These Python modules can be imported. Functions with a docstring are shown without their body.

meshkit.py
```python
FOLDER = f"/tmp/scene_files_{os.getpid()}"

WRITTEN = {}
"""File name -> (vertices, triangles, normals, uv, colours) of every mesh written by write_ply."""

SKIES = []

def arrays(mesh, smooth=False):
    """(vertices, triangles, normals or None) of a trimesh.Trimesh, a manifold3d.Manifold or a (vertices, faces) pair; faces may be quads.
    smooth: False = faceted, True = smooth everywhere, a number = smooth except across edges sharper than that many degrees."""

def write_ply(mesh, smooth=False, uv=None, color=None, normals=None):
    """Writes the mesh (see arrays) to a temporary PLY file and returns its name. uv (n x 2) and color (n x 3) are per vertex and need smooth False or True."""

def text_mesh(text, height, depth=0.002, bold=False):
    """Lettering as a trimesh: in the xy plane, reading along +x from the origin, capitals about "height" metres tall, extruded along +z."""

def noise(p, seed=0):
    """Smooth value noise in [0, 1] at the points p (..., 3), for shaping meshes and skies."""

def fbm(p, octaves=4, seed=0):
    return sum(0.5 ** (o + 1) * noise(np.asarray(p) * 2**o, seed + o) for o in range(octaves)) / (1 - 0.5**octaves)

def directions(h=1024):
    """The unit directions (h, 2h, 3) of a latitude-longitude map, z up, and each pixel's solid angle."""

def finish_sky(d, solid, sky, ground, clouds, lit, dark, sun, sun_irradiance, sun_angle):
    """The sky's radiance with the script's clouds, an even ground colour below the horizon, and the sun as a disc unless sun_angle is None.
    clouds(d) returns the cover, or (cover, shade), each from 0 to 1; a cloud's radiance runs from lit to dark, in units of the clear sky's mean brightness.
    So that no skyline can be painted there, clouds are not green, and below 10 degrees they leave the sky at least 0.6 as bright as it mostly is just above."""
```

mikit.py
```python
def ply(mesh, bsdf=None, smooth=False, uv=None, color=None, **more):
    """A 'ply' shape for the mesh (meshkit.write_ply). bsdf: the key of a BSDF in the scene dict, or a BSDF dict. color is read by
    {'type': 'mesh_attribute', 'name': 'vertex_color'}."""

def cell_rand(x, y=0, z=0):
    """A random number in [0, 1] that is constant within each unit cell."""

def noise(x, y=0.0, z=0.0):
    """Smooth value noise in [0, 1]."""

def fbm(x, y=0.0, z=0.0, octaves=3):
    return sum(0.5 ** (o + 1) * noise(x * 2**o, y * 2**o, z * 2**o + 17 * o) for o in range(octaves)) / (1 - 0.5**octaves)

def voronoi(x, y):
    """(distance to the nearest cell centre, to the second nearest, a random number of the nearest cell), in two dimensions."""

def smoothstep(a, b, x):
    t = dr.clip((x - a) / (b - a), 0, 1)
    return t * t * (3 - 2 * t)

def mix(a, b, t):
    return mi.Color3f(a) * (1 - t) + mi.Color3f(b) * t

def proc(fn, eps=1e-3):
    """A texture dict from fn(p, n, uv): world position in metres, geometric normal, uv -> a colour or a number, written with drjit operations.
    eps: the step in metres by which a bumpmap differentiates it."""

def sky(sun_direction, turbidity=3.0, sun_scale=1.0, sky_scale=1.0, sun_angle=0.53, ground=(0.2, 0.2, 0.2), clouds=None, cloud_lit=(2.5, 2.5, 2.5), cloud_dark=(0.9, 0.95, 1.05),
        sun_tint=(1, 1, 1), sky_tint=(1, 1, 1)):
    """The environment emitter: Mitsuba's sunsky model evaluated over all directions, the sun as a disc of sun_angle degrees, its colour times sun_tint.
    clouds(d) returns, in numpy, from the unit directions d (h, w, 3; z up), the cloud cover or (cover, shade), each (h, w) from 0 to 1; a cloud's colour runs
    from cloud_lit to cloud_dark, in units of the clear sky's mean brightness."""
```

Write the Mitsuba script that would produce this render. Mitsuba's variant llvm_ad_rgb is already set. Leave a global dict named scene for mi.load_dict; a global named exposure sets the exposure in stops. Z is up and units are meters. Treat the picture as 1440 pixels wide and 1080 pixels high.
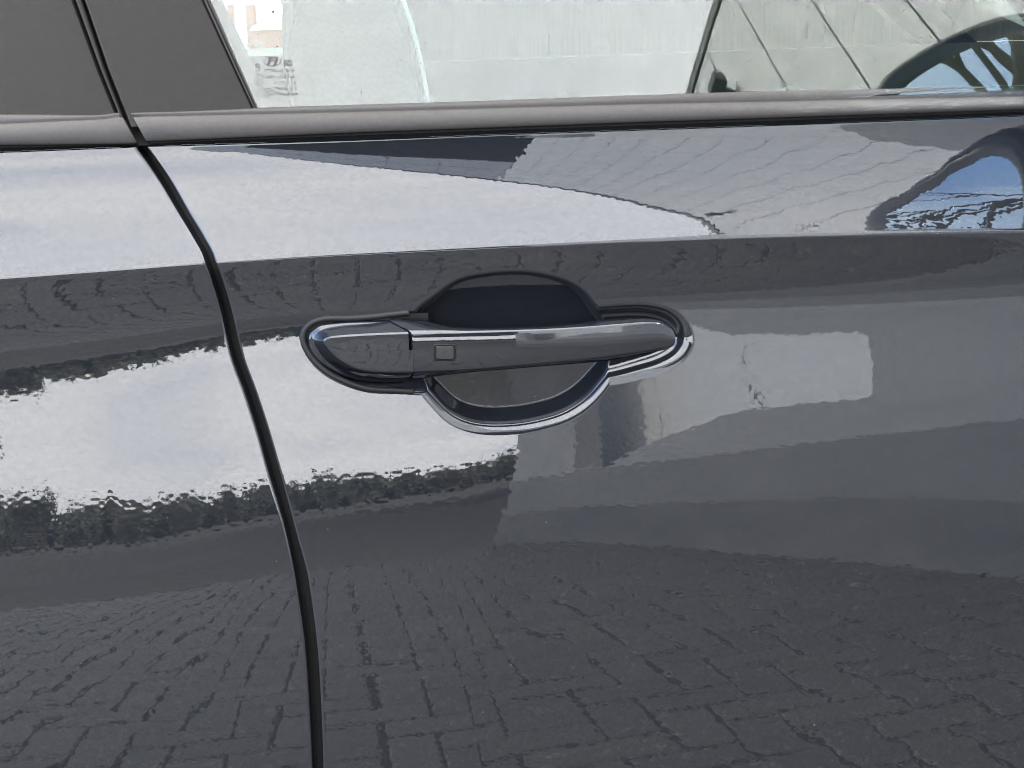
import math
import numpy as np
import drjit as dr
import trimesh
import shapely
import mitsuba as mi
import mikit
import meshkit
from mikit import noise, fbm, smoothstep, mix, cell_rand, proc

T = mi.ScalarTransform4f
rng = np.random.default_rng(7)
scene, labels = {}, {}

# ------------------------------------------------------------------ camera, sky, exposure
EYE, YAW, PITCH, ROLL = np.array([-0.0774, -0.8844, 1.2214]), math.radians(5), math.radians(-14), math.radians(2)
fwd = np.array([math.sin(YAW) * math.cos(PITCH), math.cos(YAW) * math.cos(PITCH), math.sin(PITCH)])
right0 = np.cross(fwd, [0, 0, 1]); right0 /= np.linalg.norm(right0)
up = np.cross(right0, fwd) * math.cos(ROLL) + right0 * math.sin(ROLL)
scene['camera'] = {'type': 'perspective', 'fov': 40.0, 'fov_axis': 'x', 'near_clip': 0.02, 'far_clip': 5000.0,
                   'to_world': T().look_at(origin=EYE.tolist(), target=(EYE + fwd).tolist(), up=up.tolist())}


def cloud_cover(d):
    """Bright broken overcast; a clear blue stretch low in the west (-x)."""
    x, y, z = d[..., 0], d[..., 1], np.maximum(d[..., 2], 0.0)
    k = 1.0 / (z + 0.16)
    p = np.stack([x * k * 1.1, y * k * 1.1, z * 1.5], -1)
    n1 = meshkit.fbm(p * 0.9 + 3.1, 5, 1)
    n2 = meshkit.fbm(p * 2.1 + 9.7, 5, 4)
    az = np.degrees(np.arctan2(x, -y))
    west = np.clip((-az - 30) / 9, 0, 1) * np.clip((az + 118) / 9, 0, 1) * np.clip((0.84 - z) / 0.10, 0, 1)
    cover = (1 - west) + west * np.clip((n2 - 0.62) / 0.12, 0, 1)
    shade = np.clip(0.15 + 1.3 * (n2 - 0.45) + 0.25 * (n1 - 0.5), 0, 1)
    return cover, shade


scene['sky'] = mikit.sky((-0.70, 0.20, 0.70), turbidity=3, sun_scale=0.22, sun_angle=6, sun_tint=(0.92, 1.0, 1.12), clouds=cloud_cover, cloud_lit=(2.6, 2.55, 2.5), cloud_dark=(1.7, 1.78, 2.0))
exposure = 5.45

# ------------------------------------------------------------------ traced shape of the car side (tenths of a millimetre)
TRACE = {
    'gap_rear': [(-2314,376,11601),(-2184,326,11398),(-2056,218,11179),(-1968,122,11038),(-1905,35,10927),(-1840,33,10653),(-1781,21,10279),(-1715,-13,10055),(-1657,-52,9827),(-1593,-105,9529),(-1510,-168,9155),(-1462,-213,8797),(-1431,-250,8257),(-1439,-263,7695),(-1446,-262,7482)],
    'gap_front': [(-2252,373,11598),(-2117,322,11395),(-1993,214,11176),(-1906,118,11036),(-1844,31,10924),(-1778,33,10650),(-1718,19,10276),(-1652,-15,10052),(-1592,-55,9823),(-1527,-107,9526),(-1451,-169,9151),(-1387,-214,8792),(-1360,-250,8251),(-1371,-263,7690),(-1380,-262,7476)],
    'seat': [(-1341,23,10366),(-1326,30,10429),(-1255,34,10484),(-1089,35,10498),(-834,35,10497),(-588,37,10504),(-347,38,10482),(-72,41,10467),(298,48,10456),(587,55,10437),(861,65,10428),(979,67,10404),(1058,67,10365),(1100,63,10316),(1112,56,10255),(1096,47,10200),(1056,40,10163),(834,18,10089),(666,6,10054),(373,-6,10042),(0,-15,10042),(-325,-24,10015),(-571,-32,9982),(-739,-31,9998),(-936,-28,10018),(-1042,-22,10054),(-1165,-12,10117),(-1259,0,10199),(-1321,14,10297)],
    'cup': [(-589,36,10490),(-490,37,10568),(-405,33,10629),(-298,28,10687),(-188,27,10707),(-83,28,10716),(128,32,10709),(289,40,10672),(416,48,10618),(501,55,10547),(555,56,10466),(623,51,10381),(673,32,10217),(658,12,10093),(588,-6,10006),(509,-23,9924),(416,-38,9856),(301,-51,9804),(173,-59,9775),(55,-64,9760),(-61,-66,9758),(-264,-64,9784),(-403,-53,9856),(-490,-37,9952),(-554,-23,10038),(-599,5,10222)],
    'cap_outer': [(-692,4,10460),(-850,4,10459),(-1030,4,10464),(-1188,4,10459),(-1257,4,10430),(-1292,4,10391),(-1299,4,10345),(-1286,4,10279),(-1236,4,10206),(-1159,4,10148),(-1075,4,10103),(-963,4,10071),(-837,4,10054),(-709,4,10047)],
    'cap_mid': [(-769,-13,10456),(-919,-6,10447),(-1054,-6,10445),(-1158,-6,10436),(-1212,-6,10425),(-1245,-6,10404),(-1262,-6,10363),(-1243,-6,10307),(-1194,-6,10234),(-1125,-6,10179),(-1051,-6,10133),(-953,-6,10099),(-826,-9,10083),(-676,-23,10078)],
    'cap_face': [(-657,-168,10415),(-808,-154,10416),(-987,-134,10412),(-1134,-115,10405),(-1170,-110,10399),(-1185,-107,10387),(-1192,-105,10372),(-1174,-110,10339),(-1146,-114,10297),(-1104,-120,10255),(-1057,-127,10222),(-991,-135,10188),(-845,-152,10162),(-635,-171,10155)],
    'grip_face_top': [(-635,-170,10414),(-542,-177,10412),(-408,-185,10410),(-230,-197,10406),(-6,-202,10401),(221,-192,10394),(451,-171,10390),(591,-148,10386),(732,-126,10383),(853,-96,10377),(951,-72,10363),(1015,-53,10337),(1055,-40,10304),(1072,-35,10266)],
    'grip_face_bottom': [(-632,-172,10156),(-554,-177,10156),(-419,-185,10155),(-240,-197,10157),(-14,-202,10166),(215,-192,10172),(446,-171,10176),(587,-148,10178),(730,-126,10187),(851,-96,10192),(949,-72,10199),(1014,-53,10205),(1054,-40,10214),(1072,-35,10242)],
    'grip_top': [(-764,-18,10469),(-535,-37,10449),(-401,-65,10419),(-222,-87,10404),(5,-92,10396),(234,-82,10391),(467,-61,10395),(607,-48,10404),(747,-46,10405),(865,-36,10399),(960,-27,10383),(1022,-18,10353),(1061,-10,10314),(1077,-10,10265)],
    'grip_bottom': [(-649,-58,10085),(-553,-65,10090),(-417,-89,10107),(-235,-109,10122),(-7,-114,10129),(224,-104,10133),(458,-83,10134),(599,-68,10136),(740,-62,10151),(860,-48,10162),(956,-36,10173),(1019,-25,10184),(1059,-16,10199),(1076,-15,10233)],
    'button': [(-497,-184,10332),(-367,-184,10325),(-371,-184,10226),(-501,-184,10234)],
    'eye': [(-774,-8844,12214)],
    'moulding_low': [(-3152,396,11634),(-2306,356,11611),(-2252,356,11622),(-919,326,11628),(929,355,11618),(3612,532,11590)],
    'lip': [(-3138,405,11765),(-2408,373,11771),(-2349,371,11780),(-911,336,11757),(932,364,11734),(3610,539,11676)],
    'glass_low': [(-3132,408,11826),(-2405,375,11800),(-2347,372,11802),(-1528,347,11807),(-273,342,11795),(1408,386,11788),(3608,544,11751)],
    'strip_out': [(-1873,880,12493),(-1717,647,12144),(-1565,423,11809)],
    'strip_in': [(-1829,898,12492),(-1673,653,12125),(-1535,438,11803)],
    'pillar_front': [(-2643,925,12518),(-2479,621,12064),(-2359,427,11777)],
    'seal_front': [(-2657,926,12519),(-2495,622,12065),(-2372,419,11765)],
    'seal_rear': [(-2712,930,12521),(-2536,624,12066),(-2412,431,11779)],
    'mark': [(-1552,503,11890),(-1279,491,11881),(-1271,648,12119),(-1546,659,12129)],
}
FEATURE = {
    'belt': [(-0.316,1.1597),(-0.227,1.1599),(-0.0921,1.1586),(-0.0005,1.1583),(0.0931,1.1574),(0.3622,1.1551)],
    'crease': [(-0.3156,1.0849),(-0.2502,1.0869),(-0.1844,1.0888),(-0.0959,1.09),(0.0168,1.0898),(0.1281,1.0887),(0.2287,1.0861),(0.3486,1.0813)],
    'upper': [(-0.3237,1.0251),(-0.2341,1.0323),(-0.171,1.0398),(-0.1259,1.0421),(-0.0075,1.0412),(0.1192,1.0361),(0.2214,1.0322),(0.3532,1.0296)],
    'lower': [(-0.3328,0.9115),(-0.2422,0.9193),(-0.1327,0.9318),(-0.0407,0.9343),(0.0252,0.9461),(0.1303,0.9503),(0.2289,0.9549),(0.3516,0.9577)],
}
TR = {k: np.array(v, float) / 1e4 for k, v in TRACE.items()}

def smooth_steps(z, zk, tk):
    from scipy.interpolate import PchipInterpolator
    return PchipInterpolator(zk, tk, extrapolate=True)(z)


def make_body():
    """The painted side of the car as a height field y(x, z): the tilt of the skin at a few feature lines, integrated upwards."""
    from scipy.interpolate import RectBivariateSpline, CubicSpline, PchipInterpolator
    xs, zs = np.linspace(-1.0, 1.0, 161), np.arange(0.25, 1.32, 0.001)
    line = {k: PchipInterpolator(*np.array(v).T, extrapolate=True) for k, v in FEATURE.items()}
    f = np.zeros((len(xs), len(zs)))
    for i, x in enumerate(xs):
        xc = min(max(x, -0.36), 0.38)
        b, c, h1, h2 = (float(line[k](xc)) for k in ("belt", "crease", "upper", "lower"))
        w = (xc + 0.36) / 0.74
        peak = 9.7 + 2.8 * max(0.0, w - 0.35)
        k = [(0.25, -7), (h2 - 0.30, -3.5), (h2 - 0.17, 0.0), (h2 - 0.07, 4.2), (h2, 9.6 - 3.0 * max(0.0, w - 0.15)), (h2 + 0.45 * (h1 - h2), peak), (h1, 6.0),
             (c - 0.55 * (c - h1), -5.5), (c - 0.006, -8.0), (c - 0.0016, -6.0), (c + 0.0016, 38.5)] + [(b - v * (b - c), a) for v, a in
             ((0.90, 38), (0.7, 33.8), (0.54, 29.1), (0.43, 25.0), (0.33, 21.2), (0.24, 17.5), (0.155, 13.4), (0.08, 9.9), (0.02, 6.6))] + [(b + 0.003, 5.2), (b + 0.03, 3), (1.34, 2)]
        t = np.tan(np.radians(smooth_steps(zs, *np.array(k).T)))
        g = np.concatenate([[0], np.cumsum((t[1:] + t[:-1]) / 2 * 0.001)])
        f[i] = g - np.interp(c, zs, g) + (x + 0.1) ** 2 / (2 * 6.0)
    return RectBivariateSpline(xs, zs, f, kx=3, ky=3)
BODY = make_body()


def body_y(x, z):
    return BODY(np.clip(x, -0.99, 0.99), np.clip(z, 0.26, 1.31), grid=False)


GLASS_TILT = math.tan(math.radians(33.3))


def glass_y(x, z):
    return body_y(x, np.full_like(np.asarray(x, float), 1.158)) + 0.010 + (np.asarray(z) - 1.1805) * GLASS_TILT


# ------------------------------------------------------------------ helpers
def tag(key, label=None, category=None, group=None, kind=None):
    d = labels.setdefault(key, {})
    for k, v in (('label', label), ('category', category), ('group', group), ('kind', kind)):
        if v:
            d[k] = v


def numbered(name):
    if name not in scene and not any(k.startswith(name + '__') for k in scene):
        return name
    i = 1
    while f'{name}_{i:03d}' in scene or any(k.startswith(f'{name}_{i:03d}__') for k in scene):
        i += 1
    return f'{name}_{i:03d}'


def add(name, mesh, bsdf, smooth=False, parent=None, **more):
    key = numbered(f'{parent}__{name}' if parent else name)
    scene[key] = mikit.ply(mesh, bsdf, smooth=smooth, **more)
    return key


def grid_mesh(p, flip=False):
    """Quads over an array of points (n, m, 3)."""
    n, m = p.shape[:2]
    i, j = np.meshgrid(np.arange(n - 1), np.arange(m - 1), indexing='ij')
    a = (i * m + j).ravel()
    q = np.stack([a, a + m, a + m + 1, a + 1], 1)
    f = np.vstack([q[:, [0, 1, 2]], q[:, [0, 2, 3]]])
    return trimesh.Trimesh(p.reshape(-1, 3), f[:, ::-1] if flip else f, process=False)


def loft(rings, closed=True, caps=False):
    """Skin over rings (k, n, 3)."""
    r = np.array(rings)
    if closed:
        r = np.concatenate([r, r[:, :1]], 1)
    m = grid_mesh(r)
    if caps:
        parts = [m]
        for ring, s in ((rings[0], 1), (rings[-1], -1)):
            ring = np.array(ring)
            v = np.vstack([ring, ring.mean(0)])
            n = len(ring)
            f = np.stack([np.arange(n), (np.arange(n) + 1) % n, np.full(n, n)], 1)
            parts.append(trimesh.Trimesh(v, f if s < 0 else f[:, ::-1], process=False))
        m = trimesh.util.concatenate(parts)
    m.merge_vertices()
    m.fix_normals()
    return m


def box(lo, hi):
    lo, hi = np.array(lo, float), np.array(hi, float)
    m = trimesh.creation.box(hi - lo)
    m.apply_translation((lo + hi) / 2)
    return m


def round_box(lo, hi, r):
    lo, hi = np.array(lo, float) + r, np.array(hi, float) - r
    s = trimesh.creation.icosphere(2, r)
    v = np.vstack([s.vertices + [(lo, hi)[i][0], (lo, hi)[j][1], (lo, hi)[k][2]] for i in (0, 1) for j in (0, 1) for k in (0, 1)])
    return trimesh.convex.convex_hull(v)


def tube(points, radius, sides=10, closed=False):
    p = np.array(points, float)
    if closed:
        t = np.roll(p, -1, 0) - np.roll(p, 1, 0)
    else:
        t = np.gradient(p, axis=0)
    t /= np.linalg.norm(t, axis=1, keepdims=True) + 1e-12
    ref = np.where(np.abs(t[:, 1:2]) < 0.9, [[0, 1.0, 0]], [[1.0, 0, 0]])
    a = np.cross(t, ref); a /= np.linalg.norm(a, axis=1, keepdims=True)
    b = np.cross(t, a)
    w = np.arange(sides) * 2 * np.pi / sides
    r = np.broadcast_to(radius, (len(p),))[:, None, None]
    rings = p[:, None] + r * (np.cos(w)[None, :, None] * a[:, None] + np.sin(w)[None, :, None] * b[:, None])
    if closed:
        rings = np.concatenate([rings, rings[:1]], 0)
        return loft(rings)
    return loft(rings, caps=True)


def curve(points, n, closed=False):
    """A smooth curve through the points, n samples evenly spaced."""
    from scipy.interpolate import PchipInterpolator, CubicSpline
    p = np.array(points, float)
    if closed:
        p = np.vstack([p, p[:1]])
    s = np.concatenate([[0], np.cumsum(np.linalg.norm(np.diff(p, axis=0), axis=1))])
    f = CubicSpline(s, p, bc_type='periodic') if closed else PchipInterpolator(s, p)
    u = np.linspace(0, s[-1], n + 1 if closed else n)
    return f(u)[:-1] if closed else f(u)


def blur_closed(p, rounds=3):
    for _ in range(rounds):
        p = 0.25 * np.roll(p, 1, 0) + 0.5 * p + 0.25 * np.roll(p, -1, 0)
    return p


# ------------------------------------------------------------------ materials
def rgb(*c):
    return {'type': 'rgb', 'value': list(c)}


def flake(p, n, uv):
    """Metal flakes in the lacquer: a fine glitter that brightens or dims the mirrored light from spot to spot."""
    g = noise(p.x * 1250, p.y * 1250, p.z * 1250)
    h = noise(p.x * 600 + 7, p.y * 600, p.z * 600)
    return mix((0.73, 0.76, 0.82), (0.98, 0.99, 1.0), smoothstep(0.1, 0.9, 0.62 * g + 0.38 * h))


def orange_peel(p, n, uv):
    return noise(p.x * 330, p.y * 330, p.z * 420)


def car_paint(name, peel, two):
    b = {'type': 'bumpmap', 'arbitrary': proc(orange_peel, 3e-4), 'scale': peel, 'bsdf': {
        'type': 'plastic', 'int_ior': 1.68, 'diffuse_reflectance': rgb(0.0074, 0.0084, 0.0107), 'specular_reflectance': proc(flake)}}
    scene[name] = {'type': 'twosided', 'bsdf': b} if two else b


car_paint('paint', 0.85e-5, False)
car_paint('paint_handle', 0.4e-5, True)


def grain(p, n, uv):
    return fbm(p.x * 900, p.y * 900, p.z * 900, 2)


def black_film(p, n, uv):
    return mix((0.006, 0.0053, 0.0052), (0.010, 0.0090, 0.0089), fbm(p.x * 300, p.y * 300, p.z * 300, 3))


scene['film_black'] = {'type': 'twosided', 'bsdf': {'type': 'bumpmap', 'arbitrary': proc(grain, 3e-4), 'scale': 6e-6, 'bsdf': {
    'type': 'roughplastic', 'distribution': 'ggx', 'alpha': 0.33, 'int_ior': 1.225, 'diffuse_reflectance': proc(black_film)}}}


def trim_col(p, n, uv):
    s = fbm(p.x * 14 + 3, p.y * 40, p.z * 160, 3)
    return mix((0.021, 0.0185, 0.0176), (0.034, 0.0300, 0.0285), fbm(p.x * 500, p.y * 500, p.z * 500, 2) * 0.6 + 0.4 * s)


scene['trim_plastic'] = {'type': 'twosided', 'bsdf': {'type': 'bumpmap', 'arbitrary': proc(grain, 3e-4), 'scale': 1.6e-5, 'bsdf': {
    'type': 'roughplastic', 'distribution': 'ggx', 'alpha': 0.30, 'int_ior': 1.40, 'diffuse_reflectance': proc(trim_col)}}}
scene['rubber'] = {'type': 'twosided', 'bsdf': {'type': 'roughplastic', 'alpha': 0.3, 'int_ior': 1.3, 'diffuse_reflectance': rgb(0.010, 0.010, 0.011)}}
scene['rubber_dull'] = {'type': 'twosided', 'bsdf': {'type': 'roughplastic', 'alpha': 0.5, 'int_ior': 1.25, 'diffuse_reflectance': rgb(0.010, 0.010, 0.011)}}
scene['black_gloss'] = {'type': 'twosided', 'bsdf': {'type': 'roughplastic', 'alpha': 0.08, 'int_ior': 1.4, 'diffuse_reflectance': rgb(0.008, 0.008, 0.009)}}
scene['button_black'] = {'type': 'twosided', 'bsdf': {'type': 'roughplastic', 'alpha': 0.25, 'int_ior': 1.35, 'diffuse_reflectance': rgb(0.022, 0.021, 0.021)}}
scene['shade_black'] = {'type': 'twosided', 'bsdf': {'type': 'diffuse', 'reflectance': rgb(0.012, 0.012, 0.012)}}  # near-black in place of shade: pillar gap backing and hidden cabin shell
scene['window_glass'] = {'type': 'thindielectric', 'int_ior': 1.48, 'specular_transmittance': rgb(0.44, 0.54, 0.50), 'specular_reflectance': rgb(0.94, 1.0, 0.975)}
scene['etch'] = {'type': 'twosided', 'bsdf': {'type': 'diffuse', 'reflectance': rgb(0.045, 0.042, 0.042)}}
scene['dirt'] = {'type': 'twosided', 'bsdf': {'type': 'diffuse', 'reflectance': rgb(0.035, 0.033, 0.030)}}
scene['mirror_silver'] = {'type': 'twosided', 'bsdf': {'type': 'conductor', 'material': 'none', 'specular_reflectance': rgb(0.55, 0.68, 0.80)}}


def fabric(p, n, uv):
    return mix((0.045, 0.045, 0.047), (0.060, 0.060, 0.063), fbm(p.x * 400, p.y * 400, p.z * 400, 2))


scene['seat_fabric'] = {'type': 'twosided', 'bsdf': {'type': 'diffuse', 'reflectance': proc(fabric)}}
scene['seat_piping'] = {'type': 'twosided', 'bsdf': {'type': 'diffuse', 'reflectance': rgb(0.45, 0.45, 0.44)}}
scene['headliner'] = {'type': 'twosided', 'bsdf': {'type': 'diffuse', 'reflectance': rgb(0.06, 0.06, 0.06)}}
scene['cabin_plastic'] = {'type': 'twosided', 'bsdf': {'type': 'roughplastic', 'alpha': 0.35, 'diffuse_reflectance': rgb(0.012, 0.012, 0.0125)}}

# ------------------------------------------------------------------ the car: painted doors
CAR = 'parked_car'
tag(CAR, 'dark grey metallic car with black window trim, parked beside the paving', 'car')

seat_ring = blur_closed(curve(TR['seat'], 400, True), 6)
cup_ring = blur_closed(curve(TR['cup'], 400, True), 8)
SEAT, CUP = shapely.Polygon(seat_ring[:, [0, 2]]), shapely.Polygon(cup_ring[:, [0, 2]])


def signed(poly, x, z):
    pts = shapely.points(x.ravel(), z.ravel())
    d = shapely.distance(poly.exterior, pts)
    return np.where(shapely.contains_properly(poly, pts), d, -d).reshape(x.shape)


def sink(s, r, steep, wall, depth):
    """Depth of a recess at signed distance s inside its rim: a rounded rim of radius r, a wall, and a hollow that flattens out at depth."""
    r = np.broadcast_to(r, s.shape)
    u = np.clip((s + r) / r, 0, 1)                       # 0 .. 1 over the rim
    ang = math.radians(steep)
    rim = r / math.sin(ang) * (1 - np.sqrt(np.maximum(1 - (u * math.sin(ang)) ** 2, 0)))
    inside = np.maximum(s, 0)
    d0 = r / math.sin(ang) * (1 - math.cos(ang))
    room = np.maximum(depth - d0, 1e-4)
    k = math.tan(ang) / room
    return rim + room * (1 - np.exp(-np.minimum(inside * k, 30) * wall))


def bowl(s, r, depth):
    """The finger cup: a rounded rim of radius r, a steep wall, a short curve and a flat floor at depth."""
    r = np.broadcast_to(r, s.shape)
    ang = math.radians(76)
    u = np.clip((s + r) / r, 0, 1)
    rim = r / math.sin(ang) * (1 - np.sqrt(np.maximum(1 - (u * math.sin(ang)) ** 2, 0)))
    room = depth - r / math.sin(ang) * (1 - math.cos(ang))
    w = 1.08 * room / math.tan(ang)
    q = np.clip(s / w, 0, 1)
    return rim + room * (1 - (1 - q) ** 1.08)


def recess(x, z):
    out = np.zeros_like(x)
    near = (x > -0.16) & (x < 0.14) & (z > 0.955) & (z < 1.09)
    if near.any():
        xn, zn = x[near], z[near]
        a, b = signed(SEAT, xn, zn), signed(CUP, xn, zn)
        r_seat = np.interp(xn, [-0.14, -0.05, 0.03, 0.09], [0.0008, 0.0010, 0.007, 0.012]) * np.interp(zn, [1.02, 1.046], [1.0, 0.5])
        r_cup = np.interp(zn, [0.98, 1.03, 1.06], [0.0080, 0.006, 0.0035])
        da = sink(a, r_seat, 52, 1.0, np.interp(xn, [-0.05, 0.05], [0.0062, 0.0085]))
        db = bowl(b, r_cup, 0.0172 - np.where(zn > 1.03, 0.27, 0.13) * np.clip(zn - 1.03, -0.06, 0.046))
        out[near] = (da ** 6 + db ** 6) ** (1 / 6)
    return out


def edge_x(name):
    from scipy.interpolate import PchipInterpolator
    q = TR[name][::-1]
    f = PchipInterpolator(q[:, 2], q[:, 0], extrapolate=False)
    lo, hi = q[0], q[-1]
    return lambda z: np.where(z < lo[2], lo[0] - 0.02 * (lo[2] - z), np.where(z > hi[2], hi[0], f(np.clip(z, lo[2], hi[2]))))


X_REAR, X_FRONT = edge_x('gap_rear'), edge_x('gap_front')
belt_line = np.array(FEATURE['belt']); crease_line = np.array(FEATURE['crease'])
BELT = lambda x: np.interp(x, *belt_line.T)
CREASE = lambda x: np.interp(x, *crease_line.T)


def spacing(segments):
    out = [segments[0][0]]
    for a, b, h in segments:
        out += list(np.linspace(a, b, max(2, int(round((b - a) / h)) + 1))[1:])
    return np.array(out)


def door_skin(edge, side):
    """side +1: from the gap to the right (front door), -1: to the left (rear door). Rows follow the crease, columns follow the gap; the rim is folded in."""
    if side > 0:
        s = spacing([(0, 0.004, 0.0005), (0.004, 0.03, 0.0015), (0.03, 0.34, 0.00055), (0.34, 0.62, 0.0025), (0.62, 1.0, 0.02)])
    else:
        s = spacing([(0, 0.004, 0.0005), (0.004, 0.24, 0.0022), (0.24, 0.75, 0.02)])
    r = 0.0016
    fold = np.radians([90, 75, 60, 45, 30, 15])
    v = spacing([(-0.80, -0.36, 0.02), (-0.36, -0.13, 0.0022), (-0.13, -0.004, 0.00055 if side > 0 else 0.0015), (-0.004, 0.004, 0.0003), (0.004, 0.068, 0.0012)])
    # the upper rows run up to the belt
    S, V = np.meshgrid(np.concatenate([s]), v, indexing='ij')
    z_guess = 1.088 + V
    for _ in range(4):
        x = edge(z_guess) + side * (S + r)
        c, b = CREASE(x), BELT(x)
        z_guess = np.where(V <= 0, c + V, c + V / 0.068 * (b - 0.0016 - c))
    x, z = edge(z_guess) + side * (S + r), z_guess
    y = body_y(x, z) + (recess(x, z) if side > 0 else 0)
    p = np.stack([x, y, z], -1)
    # fold along the gap: quarter round, then a flange inwards
    ring = [p[:1] + np.stack([-side * (r * np.cos(np.pi / 2 - a) * np.ones_like(x[:1])), r * (1 - np.cos(a)) * np.ones_like(x[:1]), np.zeros_like(x[:1])], -1) for a in np.radians([15, 30, 45, 60, 75, 90])]
    flange = [ring[-1] + np.array([side * 0.0004, 0.026, 0])]
    p = np.concatenate(flange + ring[::-1] + [p], 0)
    # fold along the belt
    r2 = 0.0012
    ring = [p[:, -1:] + np.array([0, r2 * (1 - math.cos(a)), r2 * math.sin(a)]) for a in np.radians([20, 40, 60, 80, 90])]
    p = np.concatenate([p] + ring + [ring[-1] + np.array([0, 0.012, 0.0005])], 1)
    return grid_mesh(p, flip=side < 0)


front = add('front_door', door_skin(X_FRONT, 1), 'paint', True, CAR)
rear = add('rear_door', door_skin(X_REAR, -1), 'paint', True, CAR)
# the dark rubber seal deep in the gap
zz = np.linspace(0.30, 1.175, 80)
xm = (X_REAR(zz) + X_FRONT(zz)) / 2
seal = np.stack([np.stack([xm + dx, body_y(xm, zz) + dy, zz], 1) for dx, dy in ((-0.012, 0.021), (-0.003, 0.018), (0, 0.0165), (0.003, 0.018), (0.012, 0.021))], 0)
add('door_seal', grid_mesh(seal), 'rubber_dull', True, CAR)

# ------------------------------------------------------------------ door handle: cap, grip, button and the black base round them
def ring_between(a, b, u):
    return a * (1 - u) + b * u


def resample(p, n):
    return curve(p, n)


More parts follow.
